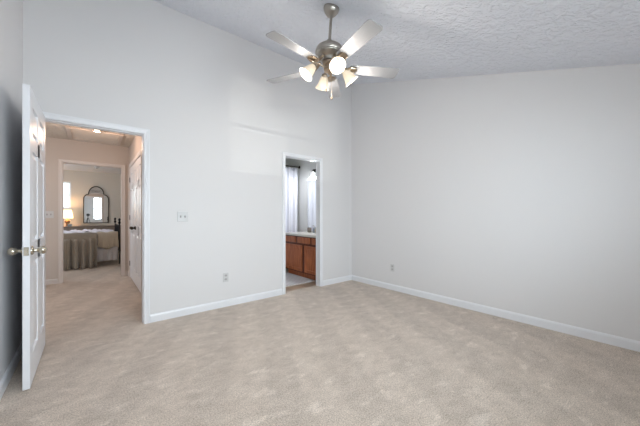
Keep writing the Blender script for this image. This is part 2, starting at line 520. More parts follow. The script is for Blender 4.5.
def casing(bm, a0, a1, top, f):
    """f(a, z, out) -> 3D ; mitred frame round the opening a0..a1, 0..top"""
    paths = [(lambda p: (a0 - p[0], 0.0), lambda p: (a0 - p[0], top + p[0])),
             (lambda p: (a0 - p[0], top + p[0]), lambda p: (a1 + p[0], top + p[0])),
             (lambda p: (a1 + p[0], top + p[0]), lambda p: (a1 + p[0], 0.0))]
    for s, e in paths:
        prism(bm, CP, lambda p: f(*s(p), p[1]), lambda p: f(*e(p), p[1]))


def doorway(name, x0, x1, top, y0, y1, stop=True, m=TRIM):
    bm = nb()
    casing(bm, x0 + 0.004, x1 - 0.004, top - 0.004, lambda a, z, o: (a, y0 - o, z))
    casing(bm, x0 + 0.004, x1 - 0.004, top - 0.004, lambda a, z, o: (a, y1 + o, z))
    box(bm, x0 - J, x0, y0, y1, 0, top + J); box(bm, x1, x1 + J, y0, y1, 0, top + J); box(bm, x0, x1, y0, y1, top, top + J)
    if stop:
        s0, s1 = y0 + 0.038, y0 + 0.070
        box(bm, x0, x0 + 0.010, s0, s1, 0, top); box(bm, x1 - 0.010, x1, s0, s1, 0, top); box(bm, x0 + 0.01, x1 - 0.01, s0, s1, top - 0.010, top)
    return struct(name, bm, m)


tr1 = doorway('trim_1', *D1, 0, T)
bm = nb(); box(bm, D1[1] - 0.002, D1[1] + 0.0, 0.006, 0.034, 0.895, 0.955)
obj('strike_plate', bm, BRASS, tr1)
doorway('trim_2', *D2, 0, TB, stop=False)
tr3 = doorway('trim_3', *D3, HY, HY + T, m=HTRIM)
for z in (0.25, 1.02, 1.80):
    bm = nb(); box(bm, D3[0], D3[0] + 0.004, HY + 0.078, HY + 0.118, z - 0.045, z + 0.045)
    obj('hinge', bm, BRONZE, tr3)
bm = nb()
casing(bm, CL[0] + 0.004, CL[1] - 0.004, CL[2] - 0.004, lambda a, z, o: (HX - o, a, z))
box(bm, HX, HX + 0.1, CL[0] - J, CL[0], 0, CL[2] + J); box(bm, HX, HX + 0.1, CL[1], CL[1] + J, 0, CL[2] + J); box(bm, HX, HX + 0.1, CL[0], CL[1], CL[2], CL[2] + J)
struct('trim_4', bm, HTRIM)

# ------------------------------------------------------------------ six-panel doors


def panel_leaf(bm, w, h, t, cols=2):
    """leaf in local x 0..w, y 0..t, z 0..h"""
    st = 0.105; mid = 0.095
    rails = [(0, 0.20), (0.83, 0.97), (1.60, 1.70), (h - 0.115, h)]
    box(bm, 0, st, 0, t, 0, h); box(bm, w - st, w, 0, t, 0, h)
    box(bm, w / 2 - mid / 2, w / 2 + mid / 2, 0, t, rails[0][1], rails[3][0])
    for z0, z1 in rails:
        box(bm, st, w - st, 0, t, z0, z1)
    for x0, x1 in ((st, w / 2 - mid / 2), (w / 2 + mid / 2, w - st)):
        for i in range(3):
            z0, z1 = rails[i][1], rails[i + 1][0]
            # sticking: sloped moulding round each opening, then the raised field, on both faces
            for side in (0, 1):
                def Y(d): return d if side == 0 else t - d
                loops = []
                for ins, dep in ((0, 0.0005), (0.006, 0.0140), (0.018, 0.0140), (0.040, 0.0025)):
                    loops.append([bm.verts.new(p) for p in ((x0 + ins, Y(dep), z0 + ins), (x1 - ins, Y(dep), z0 + ins), (x1 - ins, Y(dep), z1 - ins), (x0 + ins, Y(dep), z1 - ins))])
                for a, b in zip(loops, loops[1:]):
                    for k in range(4):
                        bm.faces.new((a[k], a[(k + 1) % 4], b[(k + 1) % 4], b[k]))
                bm.faces.new(loops[-1])


def egg_knob(parent, base, direction, m=KNOBM, s=1.0):
    q = Vector(direction).to_track_quat('Z', 'Y').to_matrix().to_4x4()
    M = Matrix.Translation(base) @ q
    bm = nb()
    lathe(bm, [(0.031 * s, 0), (0.031 * s, 0.004), (0.026 * s, 0.010), (0.012 * s, 0.014), (0.010 * s, 0.026), (0.013 * s, 0.030),
               (0.020 * s, 0.036), (0.0265 * s, 0.046), (0.028 * s, 0.054), (0.0265 * s, 0.062), (0.020 * s, 0.071), (0.010 * s, 0.077), (0.002, 0.079)], 24, M)
    return obj('knob', bm, m, parent, smooth=True)


# entrance door, swung fully open into the room against the left wall
bm = nb()
LW, LH, LT = 0.825, 2.022, 0.035
panel_leaf(bm, LW, LH, LT)
dl = struct('door_1', bm, DOORM, loc=(-3.964, -0.014, 0.010))
# local x runs along the leaf; put it along -Y with thickness towards +X
dl.rotation_euler = (0, 0, -PI / 2 + math.radians(0.0))
egg_knob(dl, Vector((LW - 0.06, LT, 0.915)), (0, 1, 0))
egg_knob(dl, Vector((LW - 0.06, 0, 0.915)), (0, -1, 0))
bm = nb(); box(bm, LW, LW + 0.0015, 0.005, 0.030, 0.887, 0.943)
lp = obj('latch_plate', bm, KNOBM, dl)
bm = nb(); box(bm, LW + 0.0015, LW + 0.011, 0.012, 0.023, 0.905, 0.925)
obj('latch_bolt', bm, KNOBM, lp)
for z in (0.20, 1.0, 1.80):
    bm = nb(); lathe(bm, [(0.006, -0.045), (0.006, 0.045)], 10, Matrix.Translation((-0.006, 0.0, z)))
    obj('hinge', bm, BRASS, dl, smooth=True)


def closet_door(name, y0, y1, knob_y, hinge_y):
    """closed leaf in the hall's right wall, seen face towards -X"""
    w = y1 - y0
    bm = nb(); panel_leaf(bm, w, 2.03, 0.035)
    d = struct(name, bm, DOORM, loc=(HX + 0.037, y0, 0.012))
    d.rotation_euler = (0, 0, PI / 2)       # local x -> +Y, local y -> -X
    egg_knob(d, Vector((knob_y - y0, 0.035, 0.935)), (0, 1, 0), BRONZE, 0.9)
    for z in (0.25, 1.10, 1.80):
        bm = nb(); lathe(bm, [(0.007, -0.045), (0.007, 0.045)], 10, Matrix.Translation((hinge_y - y0, 0.040, z)))
        obj('hinge', bm, BRONZE, d, smooth=True)
    return d


closet_door('door_2', 2.004, CL[1] - 0.004, 2.06, CL[1] - 0.008)
closet_door('door_3', CL[0] + 0.004, 2.000, 1.94, CL[0] + 0.008)

# ------------------------------------------------------------------ windows


def window(name, x0, x1, y, z0, z1, inward, mull=1):
    """window in a wall of constant Y; inward = +1/-1 towards the room"""
    bm = nb()
    d0, d1 = y - inward * 0.09, y - inward * 0.05
    lo, hi = min(d0, d1), max(d0, d1)
    fw = 0.045
    box(bm, x0, x1, lo, hi, z0, z0 + fw); box(bm, x0, x1, lo, hi, z1 - fw, z1)
    box(bm, x0, x0 + fw, lo, hi, z0 + fw, z1 - fw); box(bm, x1 - fw, x1, lo, hi, z0 + fw, z1 - fw)
    for i in range(1, mull):
        xm = x0 + (x1 - x0) * i / mull
        box(bm, xm - fw / 2, xm + fw / 2, lo, hi, z0 + fw, z1 - fw)
    zm = (z0 + z1) / 2
    box(bm, x0 + fw, x1 - fw, lo + 0.008, hi - 0.008, zm - 0.018, zm + 0.018)
    a, b = sorted((y - inward * 0.05, y + inward * 0.03))
    box(bm, x0 - 0.03, x1 + 0.03, a if inward < 0 else y, b if inward > 0 else y, z0 - 0.03, z0 - 0.005)
    w = struct(name, bm, TRIM)
    bm = nb(); box(bm, x0 + fw, x1 - fw, (lo + hi) / 2 - 0.002, (lo + hi) / 2 + 0.002, z0 + fw, z1 - fw)
    obj('pane', bm, PANE, w)
    return w


window('window_1', *W1[:2], YR, *W1[2:], 1, mull=2)
window('window_2', *W2[:2], BY, *W2[2:], -1)
bm = nb()
box(bm, -6.57, -6.53, 4.4, 6.0, 0.85, 0.895); box(bm, -6.57, -6.53, 4.4, 6.0, 2.105, 2.15)
box(bm, -6.57, -6.53, 4.4, 4.445, 0.895, 2.105); box(bm, -6.57, -6.53, 5.955, 6.0, 0.895, 2.105); box(bm, -6.57, -6.53, 5.18, 5.22, 0.895, 2.105)
struct('added_window_3', bm, TRIM)  # made-up window frame for the added bedroom side light
bm = nb()
box(bm, -5.27, -5.23, 0.9, 2.2, 0.9, 0.945); box(bm, -5.27, -5.23, 0.9, 2.2, 2.055, 2.1)
box(bm, -5.27, -5.23, 0.9, 0.945, 0.945, 2.055); box(bm, -5.27, -5.23, 2.155, 2.2, 0.945, 2.055); box(bm, -5.27, -5.23, 0.945, 2.155, 1.48, 1.52)
struct('added_window_4', bm, HTRIM)  # invented end window, put in to carry the hall fill


def blind(name, x0, x1, y, z0, z1, label, tilt=-0.28):
    t = thing(name, label, 'window blind', ((x0 + x1) / 2, y, z1))
    w = (x1 - x0) / 2 - 0.01
    bm = nb(); box(bm, -w, w, -0.02, 0.02, -0.045, 0)
    obj('head_rail', bm, SLAT, t)
    bm = nb(); n = int((z1 - z0 - 0.06) / 0.046)
    for i in range(n):
        M = Matrix.Translation((0, 0, -0.07 - i * 0.046)) @ Matrix.Rotation(tilt, 4, 'X')
        box(bm, -w, w, -0.021, 0.021, -0.0012, 0.0012, M)
    obj('slats', bm, SLAT, t)
    bm = nb(); box(bm, -w, w, -0.018, 0.018, -(z1 - z0) + 0.002, -(z1 - z0) + 0.016)
    obj('bottom_rail', bm, SLAT, t)
    bm = nb()
    for k in (-0.7, 0, 0.7):
        box(bm, k * w - 0.001, k * w + 0.001, 0.023, 0.025, -(z1 - z0) + 0.01, -0.03)
        box(bm, k * w - 0.001, k * w + 0.001, -0.025, -0.023, -(z1 - z0) + 0.01, -0.03)
    obj('ladder_cord', bm, SLAT, t)
    return t


xm = (W1[0] + W1[1]) / 2
blind('window_blind', W1[0], xm, YR - 0.026, W1[2], W1[3], 'white horizontal slat blind in the bright window seen in the arched mirror')
blind('window_blind', xm, W1[1], YR - 0.026, W1[2], W1[3], 'white slat blind in the half of the main window nearer the long right wall')
blind('window_blind', W2[0], W2[1], BY + 0.026, W2[2], W2[3], 'white slat blind in the far bedroom window above the lamp', tilt=0.3)

# ------------------------------------------------------------------ ceiling fan
FX, FY, FZ = -2.00, -1.662, 2.464
fan = thing('ceiling_fan', 'brushed nickel ceiling fan with five white blades and four lit glass shades', 'ceiling fan', (FX, FY, FZ))
zc = ZC + SL * FY - FZ                       # ceiling above the fan, in fan space
bm = nb()
tilt = Matrix.Translation((0.016, -0.013, zc - 0.004)) @ Matrix.Rotation(math.atan(SL), 4, 'X')
lathe(bm, [(0.068, 0.002), (0.070, -0.012), (0.066, -0.030), (0.052, -0.052), (0.034, -0.070), (0.020, -0.080), (0.004, -0.082)], 28, tilt)
obj('canopy', bm, NICKEL, fan, smooth=True)
bm = nb(); tube(bm, [(0, 0, 0.20), (0.014, -0.0115, zc - 0.05)], 0.0125, 14)
obj('downrod', bm, NICKEL, fan, smooth=True)
bm = nb()
lathe(bm, [(0.016, 0.235), (0.025, 0.232), (0.027, 0.200), (0.050, 0.192), (0.092, 0.180), (0.114, 0.162), (0.122, 0.140), (0.123, 0.122),
           (0.116, 0.112), (0.119, 0.106), (0.112, 0.092), (0.092, 0.078), (0.072, 0.068), (0.066, 0.045), (0.004, 0.038)], 36)
obj('motor_housing', bm, NICKEL, fan, smooth=True)
bm = nb()
lathe(bm, [(0.004, 0.040), (0.060, 0.038), (0.058, 0.018), (0.042, 0.010), (0.042, -0.010), (0.050, -0.018), (0.046, -0.034), (0.026, -0.046), (0.012, -0.052), (0.010, -0.065), (0.003, -0.068)], 28)
kit = obj('light_kit_hub', bm, BRASS, fan, smooth=True)


def blade_outline():
    pts = []
    r0, r1 = 0.185, 0.645
    w0, w1 = 0.052, 0.066
    c = 0.028
    pts.append((r0, -w0 * 0.78)); pts.append((r0 + 0.02, -w0))
    pts.append((r1 - 0.05, -w1))
    for k in range(7):
        a = -PI / 2 + PI / 2 * k / 6
        pts.append((r1 - c - 0.006 + c * math.cos(a), -(w1 - c) + c * math.sin(a)))
    for k in range(7):
        a = PI / 2 * k / 6
        pts.append((r1 - c - 0.006 + c * math.cos(a), (w1 - c) + c * math.sin(a)))
    pts.append((r1 - 0.05, w1)); pts.append((r0 + 0.02, w0)); pts.append((r0, w0 * 0.78))
    return pts


ROT0 = 0.74963622
bl_me = br_me = None
for k in range(5):
    if bl_me is None:
        bm = nb(); prism(bm, blade_outline(), lambda p: (p[0], p[1], -0.003), lambda p: (p[0], p[1], 0.003))
        bmesh.ops.rotate(bm, verts=bm.verts, cent=(0, 0, 0), matrix=Matrix.Rotation(math.radians(-11), 3, 'X'))
        b = obj('blade', bm, BLADE, fan); bl_me = b.data
        bm = nb()
        # ornate iron: arm from the motor, forked plate under the blade
        tube(bm, [(0.085, 0, 0.062), (0.120, 0, 0.020), (0.155, 0, -0.010), (0.19, 0, -0.012)], [0.013, 0.011, 0.010, 0.010], 8)
        for s in (-1, 1):
            tube(bm, [(0.15, 0, -0.010), (0.170, s * 0.026, -0.012), (0.195, s * 0.034, -0.013 + s * -0.004), (0.235, s * 0.028, -0.012 + s * -0.004)], [0.009, 0.009, 0.010, 0.006], 8)
        lathe(bm, [(0.003, -0.018), (0.016, -0.015), (0.018, -0.008), (0.004, -0.003)], 12, Matrix.Translation((0.165, 0, 0)))
        prism(bm, [(0.17, -0.012), (0.19, -0.030), (0.235, -0.034), (0.255, 0), (0.235, 0.034), (0.19, 0.030), (0.17, 0.012)],
              lambda p: (p[0], p[1], -0.0085 - p[1] * 0.194), lambda p: (p[0], p[1], -0.0045 - p[1] * 0.194))
        br = obj('blade_bracket', bm, BRASS, b, smooth=True); br_me = br.data
    else:
        b = bpy.data.objects.new('blade', bl_me); COL.objects.link(b); b.parent = fan
        br = bpy.data.objects.new('blade_bracket', br_me); COL.objects.link(br); br.parent = b
    b.rotation_euler = (0, 0, ROT0 + k * 2 * PI / 5)

bell = [(0.024, 0.0), (0.029, 0.010), (0.036, 0.030), (0.043, 0.055), (0.050, 0.080), (0.057, 0.098), (0.067, 0.114)]
for az in (247, 337, 67, 157):
    a = math.radians(az)
    h = Vector((math.cos(a), math.sin(a), 0))
    p0 = h * 0.040 + Vector((0, 0, -0.012)); p1 = h * 0.090 + Vector((0, 0, 0.014)); p2 = h * 0.122 + Vector((0, 0, 0.010)); p3 = h * 0.136 + Vector((0, 0, -0.006))
    bm = nb(); tube(bm, [p0, p1, p2, p3], 0.007, 8)
    axis = (h * 0.66 + Vector((0, 0, -0.78))).normalized()
    M = Matrix.Translation(p3) @ axis.to_track_quat('Z', 'Y').to_matrix().to_4x4()
    lathe(bm, [(0.010, -0.012), (0.022, -0.008), (0.028, 0.004), (0.027, 0.016), (0.020, 0.018)], 18, M)
    arm = obj('lamp_arm', bm, BRASS, fan, smooth=True)
    bm = nb()
    outer = lathe(bm, [(r, z + 0.006) for r, z in bell] + [(r - 0.003, z + 0.006) for r, z in bell[::-1]], 28, M, cap=False)
    obj('glass_shade', bm, GLASS, arm, smooth=True)
    bm = nb(); lathe(bm, [(0.010, 0.02), (0.012, 0.035), (0.022, 0.055), (0.024, 0.070), (0.018, 0.085), (0.004, 0.092)], 14, M)
    obj('bulb', bm, BULB, arm, smooth=True)
    lamp('fan_lamp', p3 + axis * 0.150, 8.0, (1.0, 0.93, 0.84), 0.06, fan)
for dx, dy, ln in ((0.012, -0.018, 0.20), (-0.026, 0.010, 0.13)):
    bm = nb(); tube(bm, [(dx, dy, -0.06), (dx, dy, -0.06 - ln)], 0.0016, 6)
    ch = obj('pull_chain', bm, BRASS, fan)
    bm = nb(); lathe(bm, [(0.002, 0.0), (0.006, -0.006), (0.009, -0.016), (0.007, -0.026), (0.002, -0.032)], 12, Matrix.Translation((dx, dy, -0.06 - ln)))
    obj('pull_fob', bm, BRASS, ch, smooth=True)

# ------------------------------------------------------------------ switches and outlets


def face_M(loc, normal):
    """local x = horizontal on the wall, y = up, z = out"""
    n = Vector(normal); up = Vector((0, 0, 1)); x = up.cross(n)
    R_ = Matrix((x, up, n)).transposed().to_4x4()
    return Matrix.Translation(loc) @ R_


def switch_plate(label, loc, normal, gangs=2, group=None):
    t = thing('light_switch', label, 'light switch', loc, 0, group)
    t.matrix_world = face_M(loc, normal)
    w = 0.035 + 0.023 * (gangs - 1)
    bm = nb(); box(bm, -w, w, -0.057, 0.057, 0, 0.006)
    obj('cover_plate', bm, PLATE, t, bevel=0.002)
    for g in range(gangs):
        cx = (g - (gangs - 1) / 2) * 0.046
        bm = nb(); box(bm, cx - 0.007, cx + 0.007, -0.014, 0.014, 0.006, 0.009)
        box(bm, cx - 0.004, cx + 0.004, -0.003, 0.010, 0.009, 0.022)
        obj('toggle', bm, TOGGLE, t)
    return t


def outlet(label, loc, normal):
    t = thing('power_outlet', label, 'power outlet', loc)
    t.matrix_world = face_M(loc, normal)
    bm = nb(); box(bm, -0.035, 0.035, -0.057, 0.057, 0, 0.006)
    obj('cover_plate', bm, PLATE, t, bevel=0.002)
    for s in (-1, 1):
        bm = nb()
        prism(bm, [(0.017 * math.cos(a), s * 0.0235 + 0.0145 * math.sin(a)) for a in [i * PI / 8 for i in range(16)]],
              lambda p: (p[0], p[1], 0.006), lambda p: (p[0], p[1], 0.008))
        so_ = obj('socket', bm, SLOT, t)
        bm = nb()
        box(bm, -0.008, -0.006, s * 0.0235 - 0.002, s * 0.0235 + 0.006, 0.008, 0.0085)
        box(bm, 0.006, 0.008, s * 0.0235 - 0.002, s * 0.0235 + 0.006, 0.008, 0.0085)
        obj('slot', bm, DARK, so_)
    return t


switch_plate('white double toggle light switch on the wall between the two doorways', (-2.793, 0, 1.145), (0, -1, 0))
switch_plate('cream double light switch in the hall beside the bedroom doorway', (-4.150, HY, 1.17), (0, -1, 0))
outlet('white power outlet low on the wall between the two doorways', (-2.290, 0, 0.372), (0, -1, 0))
outlet('white power outlet low on the long bare right wall', (0, -0.875, 0.345), (-1, 0, 0))

# ------------------------------------------------------------------ hall: attic hatch, ceiling light
t = thing('attic_hatch', 'framed attic access panel in the hall ceiling behind the light', 'attic hatch', (-3.55, 2.40, HZ))
bm = nb()
x0, x1, y0, y1 = -0.355, 0.355, -0.42, 0.42
for a, b, c, d in ((x0, x1, y0, y0 + 0.06), (x0, x1, y1 - 0.06, y1), (x0, x0 + 0.06, y0 + 0.06, y1 - 0.06), (x1 - 0.06, x1, y0 + 0.06, y1 - 0.06)):
    box(bm, a, b, c, d, -0.022, 0)
obj('frame', bm, ATTICF, t, bevel=0.006)
bm = nb(); box(bm, x0 + 0.06, x1 - 0.06, y0 + 0.06, y1 - 0.06, -0.006, 0)
obj('panel', bm, ATTIC, t)

t = thing('ceiling_light', 'small flush glass ceiling light glowing warm in the hall', 'ceiling light', (-3.545, 1.66, HZ))
bm = nb(); lathe(bm, [(0.075, 0), (0.075, -0.010), (0.060, -0.022), (0.020, -0.026)], 28)
obj('canopy', bm, BRASS, t, smooth=True)
CG = clear_glass('clear_ribbed_glass', 0.35, (0.95, 0.93, 0.9))
bm = nb(); lathe(bm, [(0.066, -0.012), (0.135, -0.040), (0.150, -0.062), (0.147, -0.066), (0.130, -0.044), (0.062, -0.016)], 32, cap=False)
obj('glass_shade', bm, CG, t, smooth=True)
bm = nb(); lathe(bm, [(0.012, -0.026), (0.014, -0.045), (0.028, -0.065), (0.030, -0.082), (0.020, -0.098), (0.004, -0.104)], 16)
obj('bulb', bm, BULB, t, smooth=True)
lamp('hall_lamp', (-3.545, 1.66, HZ - 0.24), 14, (1.0, 0.68, 0.50), 0.08)

# ------------------------------------------------------------------ bathroom
t = thing('bathroom_vanity', 'reddish brown wooden bathroom vanity cabinet with recessed doors', 'cabinet', (0, 0, 0))
VX = -0.610
bm = nb()
box(bm, VX + 0.02, BX, 0.09, 1.245, 0.10, 0.768)
box(bm, VX + 0.075, BX, 0.09, 1.245, -0.002, 0.10)
obj('body', bm, WOOD, t)
bm = nb()
for a, b, c, d in ((0.09, 1.245, 0.745, 0.768), (0.09, 1.245, 0.600, 0.640), (0.09, 1.245, 0.10, 0.125)):
    box(bm, VX, VX + 0.02, a, b, c, d)
for a, b in ((0.09, 0.13), (0.60, 0.66), (1.215, 1.245)): box(bm, VX, VX + 0.02, a, b, 0.125, 0.60)
for a, b in ((0.09, 0.13), (0.385, 0.415), (0.822, 0.86), (1.215, 1.245)): box(bm, VX, VX + 0.02, a, b, 0.640, 0.745)
obj('face_frame', bm, mat('dark_cherry', (0.10, 0.028, 0.012), 0.4, vary=(20, (0.14, 0.04, 0.018))), t)


def vpanel(name, y0, y1, z0, z1, recess=True):
    bm = nb()
    f = VX - 0.018
    if recess:
        s = 0.055
        box(bm, f, VX, y0, y0 + s, z0, z1); box(bm, f, VX, y1 - s, y1, z0, z1)
        box(bm, f, VX, y0 + s, y1 - s, z0, z0 + s); box(bm, f, VX, y0 + s, y1 - s, z1 - s, z1)
        box(bm, f + 0.009, VX, y0 + s, y1 - s, z0 + s, z1 - s)
    else:
        box(bm, f, VX, y0, y1, z0, z1)
    return obj(name, bm, WOOD, t, bevel=0.003)


vpanel('door', 0.12, 0.585, 0.120, 0.604); vpanel('door', 0.668, 1.225, 0.120, 0.604)
vpanel('drawer', 0.12, 0.370, 0.642, 0.750, False); vpanel('drawer', 0.432, 0.806, 0.642, 0.750, False); vpanel('drawer', 0.878, 1.225, 0.642, 0.750, False)

bm = nb(); box(bm, -0.637, BX, 0.088, 1.262, 0.768, 0.808)
ct_ = tag(obj('countertop', bm, COUNTER, bevel=0.006), 'cream countertop on the reddish brown bathroom vanity', 'countertop')

bm = nb(); box(bm, BX - 0.006, BX, 0.22, 1.19, 0.83, 1.87)
tag(obj('bathroom_mirror', bm, SILVER), 'frameless bathroom wall mirror above the vanity', 'mirror')

t = thing('vanity_light', 'bronze bathroom wall light with white glass shades above the mirror', 'wall light', (BX, 0.62, 2.06))
bm = nb(); box(bm, -0.022, 0, -0.36, 0.36, -0.03, 0.03)
obj('back_plate', bm, BRONZE, t, bevel=0.008)
for dy in (-0.28, 0.0, 0.28):
    bm = nb(); tube(bm, [(-0.02, dy, 0.0), (-0.07, dy, 0.015), (-0.095, dy, 0.0), (-0.095, dy, -0.02)], 0.007, 8)
    lathe(bm, [(0.020, -0.02), (0.026, -0.028), (0.026, -0.036)], 14, Matrix.Translation((-0.095, dy, 0.0)))
    ar = obj('lamp_arm', bm, BRONZE, t, smooth=True)
    bm = nb(); lathe(bm, [(0.026, -0.036), (0.040, -0.06), (0.048, -0.10), (0.056, -0.14), (0.053, -0.14), (0.045, -0.10), (0.037, -0.062), (0.022, -0.037)], 20, Matrix.Translation((-0.095, dy, 0)), cap=False)
    obj('glass_shade', bm, mat('lit_white_glass', (0.9, 0.9, 0.9), 0.4, emit=(0.95, 0.97, 1.0), estr=0.6, vary=(20, (0.95, 0.95, 0.95))) if 'lit_white_glass' not in MATS else MATS['lit_white_glass'], ar, smooth=True)
    lamp('vanity_lamp', (BX - 0.095, 0.62 + dy, 1.90), 14.0, (0.95, 0.97, 1.0), 0.03)

bm = nb(); tube(bm, [(-2.2, 1.49, 2.20), (BX, 1.49, 2.20)], 0.014, 12)
rodo = obj('shower_rod', bm, BRONZE, smooth=True)
tag(rodo, 'dark bronze shower curtain rod across the bathroom', 'curtain rod')
for x in (-2.195, BX - 0.005):
    bm = nb(); lathe(bm, [(0.032, -0.005), (0.032, 0.004), (0.02, 0.012)], 16, Matrix.Translation((x, 1.49, 2.20)) @ Matrix.Rotation(PI / 2 * (1 if x < -1 else -1), 4, 'Y'))
    obj('flange', bm, BRONZE, rodo)
# shower curtain
bm = nb(); nx, nz = 180, 14
x0, x1 = -1.75, -0.13
gr = []
for j in range(nz + 1):
    row = []
    v = j / nz
    for i in range(nx + 1):
        u = i / nx
        amp = 0.020 + 0.018 * v
        ph = 2 * PI * (u * 11 + 0.25 * math.sin(u * 9))
        row.append(bm.verts.new((x0 + (x1 - x0) * u, 1.49 + amp * math.sin(ph) + 0.01 * math.sin(3 * ph + v), 2.17 - v * 2.06)))
    gr.append(row)
for j in range(nz):
    for i in range(nx):
        bm.faces.new((gr[j][i], gr[j][i + 1], gr[j + 1][i + 1], gr[j + 1][i]))
cu = obj('shower_curtain', bm, CURT, smooth=True)
so_ = cu.modifiers.new('solid', 'SOLIDIFY'); so_.thickness = 0.003
tag(cu, 'pale lilac white shower curtain hanging in folds from the dark rod', 'shower curtain')
for i in range(12):
    bm = nb(); cx = x0 + 0.04 + (x1 - x0 - 0.08) * i / 11
    tube(bm, [(cx, 1.49 + 0.024 * math.cos(a), 2.187 + 0.030 * math.sin(a)) for a in [k * PI / 6 for k in range(12)]], 0.002, 6, closed=True)
    obj('curtain_ring', bm, BRONZE, cu, smooth=True)

bm = nb(); box(bm, -1.25, -0.56, 0.335, 1.22, -0.002, 0.010)
tag(obj('bath_mat', bm, STRIPE, bevel=0.004), 'white bath mat with faint stripes on the bathroom floor before the vanity', 'bath mat')

# things on the counter
zt = 0.808
t = bm = nb(); lathe(bm, [(0.034, 0), (0.040, 0.010), (0.044, 0.05), (0.042, 0.090), (0.036, 0.098), (0.033, 0.094), (0.036, 0.05), (0.030, 0.014), (0.003, 0.012)], 20)
tag(obj('tumbler', bm, CLAY, smooth=True, loc=(-0.20, 0.99, zt)), 'squat dark taupe tumbler on the counter nearest the shower curtain', 'tumbler')
t = thing('soap_bottle', 'slim grey soap pump bottle on the counter between tumbler and jar', 'soap bottle', (-0.19, 0.845, zt))
bm = nb(); lathe(bm, [(0.026, 0), (0.028, 0.005), (0.028, 0.085), (0.018, 0.100), (0.010, 0.105), (0.010, 0.112)], 18); obj('bottle_body', bm, STEEL, t, smooth=True)
bm = nb(); lathe(bm, [(0.011, 0.108), (0.011, 0.120), (0.004, 0.122), (0.004, 0.138)], 12); tube(bm, [(0, 0, 0.138), (-0.03, 0, 0.142), (-0.038, 0, 0.134)], 0.005, 8); obj('pump', bm, NICKEL, t, smooth=True)
t = thing('lidded_jar', 'round beige lidded jar on the counter nearest the bathroom doorway edge', 'jar', (-0.20, 0.725, zt))
bm = nb(); lathe(bm, [(0.036, 0), (0.048, 0.012), (0.054, 0.04), (0.052, 0.070), (0.040, 0.088), (0.003, 0.089)], 22); obj('jar_body', bm, BEIGE, t, smooth=True)
bm = nb(); lathe(bm, [(0.042, 0.088), (0.040, 0.098), (0.018, 0.108), (0.008, 0.112), (0.012, 0.122), (0.003, 0.128)], 22); obj('lid', bm, CLAY, t, smooth=True)

# ------------------------------------------------------------------ far bedroom
# dresser
t = thing('dresser', 'low dark brown dresser along the far bedroom wall under the mirror', 'dresser', (-3.75, 7.12, 0))
bm = nb(); box(bm, -0.93, 0.93, -0.20, 0.26, 0.08, 0.81); obj('body', bm, DRESSER, t)
bm = nb(); box(bm, -0.95, 0.95, -0.225, 0.265, 0.81, 0.84); obj('top', bm, DRESSER, t, bevel=0.004)
for i in range(3):
    for j in range(3):
        xa = -0.91 + i * 0.61; za = 0.11 + j * 0.232
        bm = nb(); box(bm, xa, xa + 0.60, -0.216, -0.20, za, za + 0.215); dr = obj('drawer', bm, DRESSER, t, bevel=0.003)
        bm = nb(); lathe(bm, [(0.006, 0), (0.006, 0.010), (0.014, 0.016), (0.012, 0.024), (0.002, 0.026)], 12, Matrix.Translation((xa + 0.30, -0.216, za + 0.107)) @ Matrix.Rotation(PI / 2, 4, 'X'))
        obj('knob', bm, BRONZE, dr, smooth=True)
for sx in (-0.88, 0.88):
    for sy in (-0.16, 0.22):
        bm = nb(); lathe(bm, [(0.018, 0), (0.026, 0.08)], 10, Matrix.Translation((sx, sy, 0))); obj('foot', bm, DRESSER, t, smooth=True)

# arched mirror
t = thing('arched_mirror', 'tall arched mirror with stepped shoulders and thin dark frame above the dresser', 'mirror', (-3.475, BY - 0.002, 0))
MW = 0.29


def mirror_outline(o=0.0):
    w = MW + o
    pts = [(-w, 0.925 - o), (w, 0.925 - o), (w, 1.63 + o)]
    for k in range(1, 7):     # shoulder curving in
        a = PI / 2 * k / 6
        pts.append((w - 0.105 * (1 - math.cos(a)) - 0.0, 1.63 + o + 0.14 * math.sin(a)))
    # small step up, then arch
    r = w - 0.105 - 0.012
    zb = 1.80 + o
    for k in range(0, 17):
        a = PI * k / 16
        pts.append((r * math.cos(a), zb + (0.215) * math.sin(a)))
    for k in range(6, 0, -1):
        a = PI / 2 * k / 6
        pts.append((-(w - 0.105 * (1 - math.cos(a))), 1.63 + o + 0.14 * math.sin(a)))
    pts.append((-w, 1.63 + o))
    return pts


ol = mirror_outline()
bm = nb(); prism(bm, ol, lambda p: (p[0], -0.012, p[1]), lambda p: (p[0], -0.006, p[1]))
obj('glass', bm, SILVER, t)
bm = nb(); prism(bm, ol, lambda p: (p[0], -0.005, p[1]), lambda p: (p[0], 0.0, p[1]))
obj('backing', bm, BRONZE, t)
bm = nb(); tube(bm, [(p[0], -0.014, p[1]) for p in mirror_outline(0.004)], 0.0125, 8, closed=True)
obj('frame', bm, BRONZE, t, smooth=True)
# inner bar and scrollwork crossing the arch
bm = nb(); tube(bm, [(-0.185, -0.016, 1.815), (-0.08, -0.016, 1.83), (0, -0.016, 1.85), (0.08, -0.016, 1.83), (0.185, -0.016, 1.815)], 0.004, 6)
for cx in (-0.11, -0.055, 0, 0.055, 0.11):
    tube(bm, [(cx + 0.024 * math.cos(a), -0.016, 1.88 + 0.022 * math.sin(a)) for a in [k * PI / 5 for k in range(10)]], 0.003, 6, closed=True)
obj('scrollwork', bm, BRONZE, t, smooth=True)

